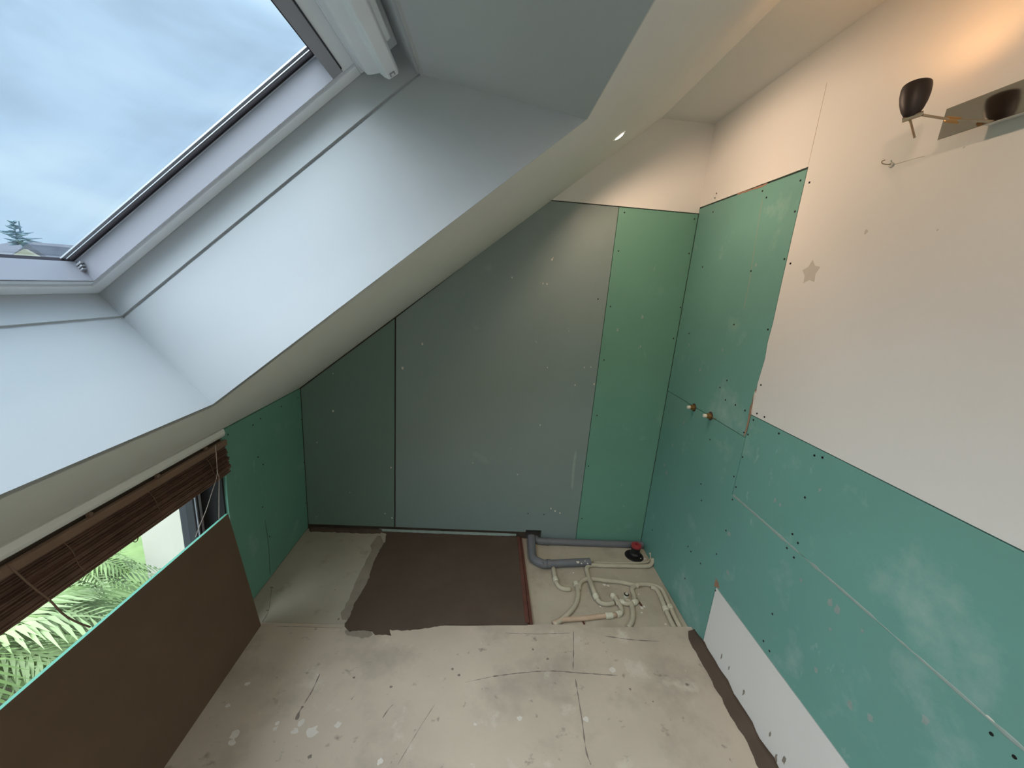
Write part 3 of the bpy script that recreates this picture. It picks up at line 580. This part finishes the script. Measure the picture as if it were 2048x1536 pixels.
# mixer outlets
def outlet(u, v, label):
    p = hit(u, v, 0, 0); r = empty('mixer_outlet', p); tag(r, label, 'fitting')
    b = NB(); lathe(b, [(.021,.0004),(.021,.0012),(.010,.0016)], p, (-1,0,0)); obj('cut_hole', b, 'backing', r)
    b = NB(); lathe(b, [(.0,.0006),(.015,.0006),(.015,.010),(.012,.012),(.012,.022),(.0,.022)], p, (-1,0,0), seg=8); obj('brass_socket', b, 'brass', r)
    b = NB(); lathe(b, [(0,.022),(.0085,.022),(.0085,.034),(.006,.036),(0,.036)], p, (-1,0,0), seg=12); obj('plug', b, 'whiteplug', r)
outlet(1388, 815, 'brass water outlet with white plug, the one nearer the corner')
outlet(1421, 832, 'brass water outlet with white plug, the one farther from the corner')
b = NB(); tube(b, [hit(1424,835,0,-.001), hit(1432,838,0,-.004)], .0015, 6); obj('wire_end', b, 'brass', A)

# ================================================================== LEANING BOARD
bx0, bx1 = -2.022, -W+.006; ly0, ly1 = -.712, -2.25
lt = Vector((bx1, 0, .545)); lb = Vector((bx0, 0, .001)); dv = (lt-lb).normalized(); nrm = Vector((dv.z, 0, -dv.x))
b = NB()
prism(b, [Vector((lb.x, ly0-.008, lb.z)), Vector((lt.x, ly0+.020, lt.z)), Vector((lt.x, ly1, lt.z)), Vector((lb.x, ly1, lb.z))], -nrm*.012, 0)
for f in b.faces:
    f.normal_update()
    if abs(f.normal.dot(nrm)) < .9: f.material_index = 1
lo = obj('leaning_plasterboard', b, ['boardback', 'boardedge']); tag(lo, 'loose plasterboard sheet, brown back outward, leaning against the left wall below the blind', 'plasterboard')

# ================================================================== BAMBOO BLIND
bl = empty('bamboo_blind', (-W+.02,-1.4,.74)); tag(bl, 'dark brown bamboo roller blind, half raised, over the low left window', 'blind')
y0, y1 = -.664, -2.08; ZT = .880
b = NB(); box(b, (-W+.008,y1,ZT-.030), (-W+.024,y0-.012,ZT-.006)); obj('headrail', b, 'bamboolite', bl, bevel=.003)
b = NB(); rnd = random.Random(3)
zb = .750; k = 0
z = ZT-.034
while z > zb:                                    # the gathered folds, thin slats
    t = (ZT-.034-z)/(ZT-.034-zb); xf = -W+.016+.030*math.sin(min(1, t*1.15)*PI*.62)+.002*math.sin(t*PI*7)
    th = rnd.uniform(.0028,.0055); j = rnd.uniform(-.004,.004)
    ye = y0 - (xf+W)*1.1 + .006 + rnd.uniform(-.002,.002)
    box(b, (-W+.003,y1,z-th*.9), (xf+j,ye,z)); z -= th+rnd.uniform(.0002,.0016); k += 1
obj('folded_slats', b, 'bamboo', bl)
b = NB(); box(b, (-W+.012,y1,zb-.006), (-W+.044,y0-.046,zb+.006)); obj('bottom_rail', b, 'bamboolite', bl, bevel=.003)
for yy in (-.80,-1.05,-1.30,-1.60):
    b = NB(); tube(b, smooth_path([(-W+.022,yy,ZT-.030),(-W+.034,yy+.003,ZT-.055),(-W+.047,yy-.002,ZT-.09),(-W+.056,yy+.002,ZT-.12),(-W+.052,yy,zb+.004)], 4), .0009, 6); obj('tie_cord', b, 'cord', bl, smooth=True)
def cordp(l, x): return [hit(u, v, 0, x) for u, v in l]
b = NB(); tube(b, smooth_path(cordp([(16,1128),(39,1151),(70,1178),(99,1200),(125,1227),(151,1243),(180,1254)], -W+.062), 5), .0022, 8); obj('pull_cord', b, 'cord', bl, smooth=True)
b = NB(); tube(b, smooth_path(cordp([(431,890),(435,945),(438,955),(438,1000),(438,1040)], -W+.055), 5), .0011, 6); obj('pull_cord', b, 'cordl', bl, smooth=True)
b = NB(); tube(b, smooth_path(cordp([(431,890),(434,935),(433,955),(423,987),(412,1021),(400,1050),(391,1074)], -W+.058), 5), .0011, 6); obj('pull_cord', b, 'cordl', bl, smooth=True)
b = NB(); tube(b, smooth_path(cordp([(277,1072),(275,1080),(271,1084),(264,1082)], -W+.05), 5), .0012, 6); obj('cord_end', b, 'cord', bl, smooth=True)
for yy in (-.78,-1.0,-1.22,-1.44):
    b = NB(); box(b, (-W+.006,yy-.006,ZT-.008), (-W+.018,yy+.006,ZT+.004)); obj('mounting_loop', b, 'cord', bl, bevel=.002)

# ================================================================== SCONCE
sc_root = empty('wall_sconce', (-.03,-1.4,2.0)); tag(sc_root, 'wall sconce with dark brown cup shade on a jointed arm and mirror-polished plate', 'wall lamp')
b = NB(); prism(b, [(-.050,-1.217,1.969),(-.050,-1.217,2.034),(-.050,-1.78,2.034),(-.050,-1.78,1.969)], (.003,0,0)); obj('mirror_plate', b, 'chrome', sc_root, bevel=.0008)
b = NB(); box(b, (-.047,-1.72,1.982), (-.0005,-1.275,2.020)); obj('mounting_box', b, 'lamp_ring', sc_root, bevel=.002)
sb_ = hit(1821,235,0,-.160); ax = Vector((.006,.014,.085)).normalized()
prof = [(.0,0),(.008,.0),(.0135,.006),(.019,.017),(.0235,.032),(.0260,.048),(.0262,.062),(.0250,.069)]
b = NB(); lathe(b, prof, sb_, ax, 36); shade = obj('lamp_shade', b, 'shade', sc_root, smooth=True)
b = NB(); lathe(b, [(.0250,.069),(.0244,.065),(.0246,.048),(.0222,.033),(.0178,.018),(.012,.008),(0,.005)], sb_, ax, 36); obj('shade_lining', b, 'shadein', shade, smooth=True)
b = NB(); lathe(b, [(0,.008),(.005,.010),(.006,.030),(.005,.040),(0,.043)], sb_, ax, 14); obj('bulb', b, 'bulb', sc_root, smooth=True)
b = NB(); tube(b, [sb_+Vector((-.008,.010,-.003)), sb_+Vector((.012,-.016,.004))], .0052, 12); obj('swivel_clamp', b, 'satin', sc_root)
b = NB(); tube(b, [sb_+Vector((0,0,-.004)), hit(1829,275,0,-.16)], .0024, 8); obj('adjusting_pin', b, 'satin', sc_root)
a1 = hit(1845,230,0,-.15); a2 = hit(1905,240,0,-.085); a3 = hit(1985,243,0,-.050)
b = NB(); tube(b, [a1, a2], .0028, 8); tube(b, [a2, a3], .0028, 8); obj('arm', b, 'satin', sc_root)
dd = (a3-a1).normalized(); b = NB(); tube(b, [a2-dd*.014, a2-dd*.012, a2+dd*.012, a2+dd*.014], [.003,.0062,.0062,.003], 12); obj('arm_joint', b, 'brass', sc_root)
def lamp(kind, name, loc, energy, col, parent=None, **k):
    l = bpy.data.lights.new(name, kind); l.energy = energy; l.color = col
    for a, v in k.items(): setattr(l, a, v)
    o = bpy.data.objects.new(name, l); C.objects.link(o); o.location = loc
    if parent: o.parent = parent; o.matrix_parent_inverse = Matrix.Translation(-parent.location)
    return o
so_ = lamp('SPOT', 'sconce_light', sb_+ax*.052, P_SCONCE, (1,.50,.19), sc_root, shadow_soft_size=.008, spot_size=math.radians(165), spot_blend=1.0)
so_.rotation_mode = 'QUATERNION'; so_.rotation_quaternion = Vector((0,0,-1)).rotation_difference(ax)

# small hook on the wall
hk = hit(1781,329,0,0); hr = empty('wall_hook', hk); tag(hr, 'small bent metal hook with plug on the white wall below the sconce', 'hook')
b = NB(); lathe(b, [(0,.0002),(.007,.0002),(.006,.004),(0,.005)], hk+Vector((0,-.004,-.003)), (-1,0,0), 12); obj('wall_plug', b, 'gypsum', hr)
b = NB(); tube(b, smooth_path([hk+Vector((-.001,0,0)), hk+Vector((-.012,.002,0)), hk+Vector((-.018,.008,.004)), hk+Vector((-.016,.012,.010)), hk+Vector((-.010,.010,.013))], 5), .0014, 8); obj('hook_wire', b, 'satin', hr, smooth=True)

# ================================================================== DOWNLIGHTS
def add_downlight(p, nrm, label, power, far=False):
    nrm = Vector(nrm).normalized(); p = Vector(p); r = empty('recessed_downlight', p); tag(r, label, 'ceiling lamp', 'added fill downlights behind the camera' if far else None)
    b = NB(); lathe(b, [(.019,.0005),(.021,.0025),(.024,.0025),(.026,.0003)], p, nrm, 32); obj('lamp_ring', b, 'lamp_ring', r, smooth=True)
    b = NB(); lathe(b, [(.019,.0008),(.015,.0035),(.008,.0055),(0,.006)], p, nrm, 32); obj('lamp_lens', b, 'led', r, smooth=True)
    o = lamp('SPOT', 'downlight_beam', p+nrm*.012, power, (1,.70,.50) if not far else (1,.96,.94), r, shadow_soft_size=.02, spot_size=math.radians(165), spot_blend=1.0 if far else .4)
    o.rotation_mode = 'QUATERNION'; o.rotation_quaternion = Vector((0,0,-1)).rotation_difference(nrm)
add_downlight(S(2.0-.045,-.0002,-.525), -NV, 'glowing round downlight in the slope near the back wall', P_DOWN_FAR)
add_downlight(S(2.0-.045,-.0002,-1.72), -NV, 'round slope downlight added out of view as fill light', 5)  # unseen lamp, added to warm the upper walls
add_downlight((-.14,-2.9,ZC-.0002), (0,0,-1), 'round fill downlight added on the flat ceiling behind the camera', P_FILL, True)  # added lamp out of view, main neutral fill for the room
add_downlight(S(1.95,-.0002,-2.9), -NV, 'round fill downlight added on the slope behind the camera', P_FILL*.12, True)  # weaker added fill lamp, also out of view

# ================================================================== OUTSIDE
def gh(u, v, x): return hit(u, v, 0, x)
b = NB(); box(b, (-9,-3,-2.9), (-2.6,8,-2.8)); o = tag(obj('garden_lawn', b, 'lawn'), 'green lawn far below the low window', 'lawn')
b = NB(); box(b, (-5.6,-.5,-2.8), (-4.4,3.2,-2.78)); tag(obj('garden_path', b, 'paving'), 'pale blue-green paved path crossing the lawn', 'path')
hs = empty('garden_building', (-5.5,2.4,-2.8)); tag(hs, 'pale rendered building corner seen through the low window', 'building')
b = NB(); bx_a, bx_b = hit(290,1115,1,2.2).x, hit(370,1045,1,2.2).x; box(b, (bx_a,2.2,-2.79), (bx_b,5.2,.1)); obj('wall', b, 'render', hs)
b = NB(); box(b, (bx_b,2.2,-2.79), (bx_b+.02,5.2,.1)); obj('side_sheet', b, 'side_sheet', hs)  # thin blue-grey sheet over the building's whole side face
def palm(base, hgt, n, ln, seed, label, up=1.0):
    rn = random.Random(seed); r = empty('garden_palm', base); tag(r, label, 'palm', None); top = Vector(base)+Vector((0,0,hgt))
    b = NB(); tube(b, smooth_path([base, Vector(base)+Vector((.04,.02,hgt*.5)), top], 4), .06, 10); obj('trunk', b, 'trunk', r, smooth=True)
    for cl in range(2):                              # fronds: a drooping rib with a row of thin leaflets on both sides
        b = NB()
        for i in range(n):
            a = rn.uniform(0, 2*PI); el = rn.uniform(-.1,up); l = ln*rn.uniform(.75,1.1); d = Vector((math.cos(a)*math.cos(el), math.sin(a)*math.cos(el), math.sin(el)))
            side = d.cross(Vector((0,0,1))).normalized(); pc = None
            for k in range(15):
                t = k/14; c = top+d*l*t+Vector((0,0,-1))*l*.7*t*t
                if pc is not None:
                    b.faces.new([b.verts.new(q_) for q_ in (pc+side*.006, pc-side*.006, c-side*.005, c+side*.005)])
                    tn = (c-pc).normalized()
                    for sg in (-1, 1):
                        lf = l*.34*math.sin(PI*(t*.8+.16))*rn.uniform(.8,1.1); tip = c+(side*sg*.75+tn*.75+Vector((0,0,-.35))).normalized()*lf
                        mid = c.lerp(tip, .45)+Vector((0,0,.02)); w_ = tn*.013
                        v = [b.verts.new(q_) for q_ in (c, mid+w_, tip, mid-w_)]; b.faces.new(v)
                pc = c
        obj('fronds', b, ('frond', 'frondl')[cl], r)['kind'] = 'stuff'
p1 = gh(185,1150,-4.0); palm((p1.x,p1.y-.1,-2.78), p1.z+2.78+.1, 13, .50, 5, 'palm with drooping pale fronds next to the pale building')
p2 = gh(10,1290,-3.5); palm((p2.x,p2.y-.1,-2.78), p2.z+2.78+.05, 20, .75, 9, 'large palm with broad fan of fronds at the lower left')
p3 = gh(120,1190,-5.6); palm((p3.x,p3.y-.8,-2.78), p3.z+2.78+.1, 13, .75, 11, 'palm in the background between the two nearer palms')
p4 = gh(215,1105,-6.0); palm((p4.x,p4.y-.7,-2.78), .9, 22, .8, 15, 'low yellow-green palm farthest away beside the building edge', 1.3)
# distant houses and a tree at the horizon
def house(u0, u1, vr, ve, dist, label, seed, gable=False):
    a = CP + ray((u0+u1)/2, vr)*dist; e0 = CP + ray(u0, ve)*dist; e1 = CP + ray(u1, ve)*dist
    ax_ = (e1-e0); ax_.z = 0; hw = ax_.length/2; ax_.normalize(); dp_ = ax_.cross(Vector((0,0,1))); 
    if dp_.dot(a-CP) < 0: dp_ = -dp_
    c = Vector((a.x, a.y, 0)); g = -3.0; r = empty('distant_house', (c.x, c.y, g)); tag(r, label, 'house')
    P = lambda s_, d_, z_: Vector((c.x, c.y, z_)) + ax_*s_ + dp_*d_
    b = NB(); prism(b, [P(-hw,0,g), P(hw,0,g), P(hw,5,g), P(-hw,5,g)], (0,0,e0.z-g)); obj('wall', b, 'housewall', r)
    if gable:
        b = NB(); prism(b, [P(-hw,-.01,e0.z), P(0,-.01,a.z-.15), P(hw,-.01,e0.z)], dp_*.1); obj('gable', b, 'housewall', r)
        b = NB(); prism(b, [P(-hw-.3,.1,e0.z-.1), P(0,.1,a.z), P(hw+.3,.1,e0.z-.1)], dp_*6); obj('roof', b, 'rooftile', r); return
    b = NB(); prism(b, [P(-hw-.3,-.3,e0.z), P(-hw-.3,2.5,a.z), P(-hw-.3,5.3,e0.z)], ax_*(2*hw+.6)); obj('roof', b, 'rooftile', r)
    b = NB(); 
    cc_ = P(hw*.5,2.5,a.z-.3); box(b, (cc_.x-.2,cc_.y-.2,cc_.z), (cc_.x+.2,cc_.y+.2,cc_.z+.5)); obj('chimney', b, 'housewall', r)
house(-60,150,481,503,22,'distant grey-roofed house at the left edge of the skylight view',1)
house(20,72,487,510,11,'distant house with pale gable in the corner of the skylight view',2,True)
house(118,185,494,512,42,'farthest small house beside the skylight frame',3)
tb = CP + ray(37, 492)*22; tt = CP + ray(37, 442)*22
r = empty('distant_conifer', (tb.x, tb.y, -3)); tag(r, 'thin bare conifer rising behind the distant roofs', 'tree')
b = NB(); tube(b, [(tb.x,tb.y,-3),(tt.x,tt.y,tt.z)], [.16,.03], 8); obj('trunk', b, 'twig', r)
b = NB(); rn = random.Random(4); side = Vector((ray(100,450)-ray(0,450)).normalized())
for i in range(70):
    t = rn.uniform(.05,1); z = tb.z+(tt.z-tb.z)*t; l = (1.15-t)*1.0*rn.uniform(.5,1.1); a = rn.uniform(0,2*PI)
    d = Vector((math.cos(a), math.sin(a), rn.uniform(-.1,.35))); p = Vector((tb.x, tb.y, z)); tube(b, [p, p+d*l*.5, p+d*l], [.035,.05,.01], 5)
obj('branches', b, 'twig', r)['kind'] = 'stuff'
b = NB(); box(b, (-90,-40,-3.2), (-9.2,70,-3.0)); tag(obj('far_meadow', b, 'lawn'), 'wide green ground stretching to the distant houses', 'meadow')
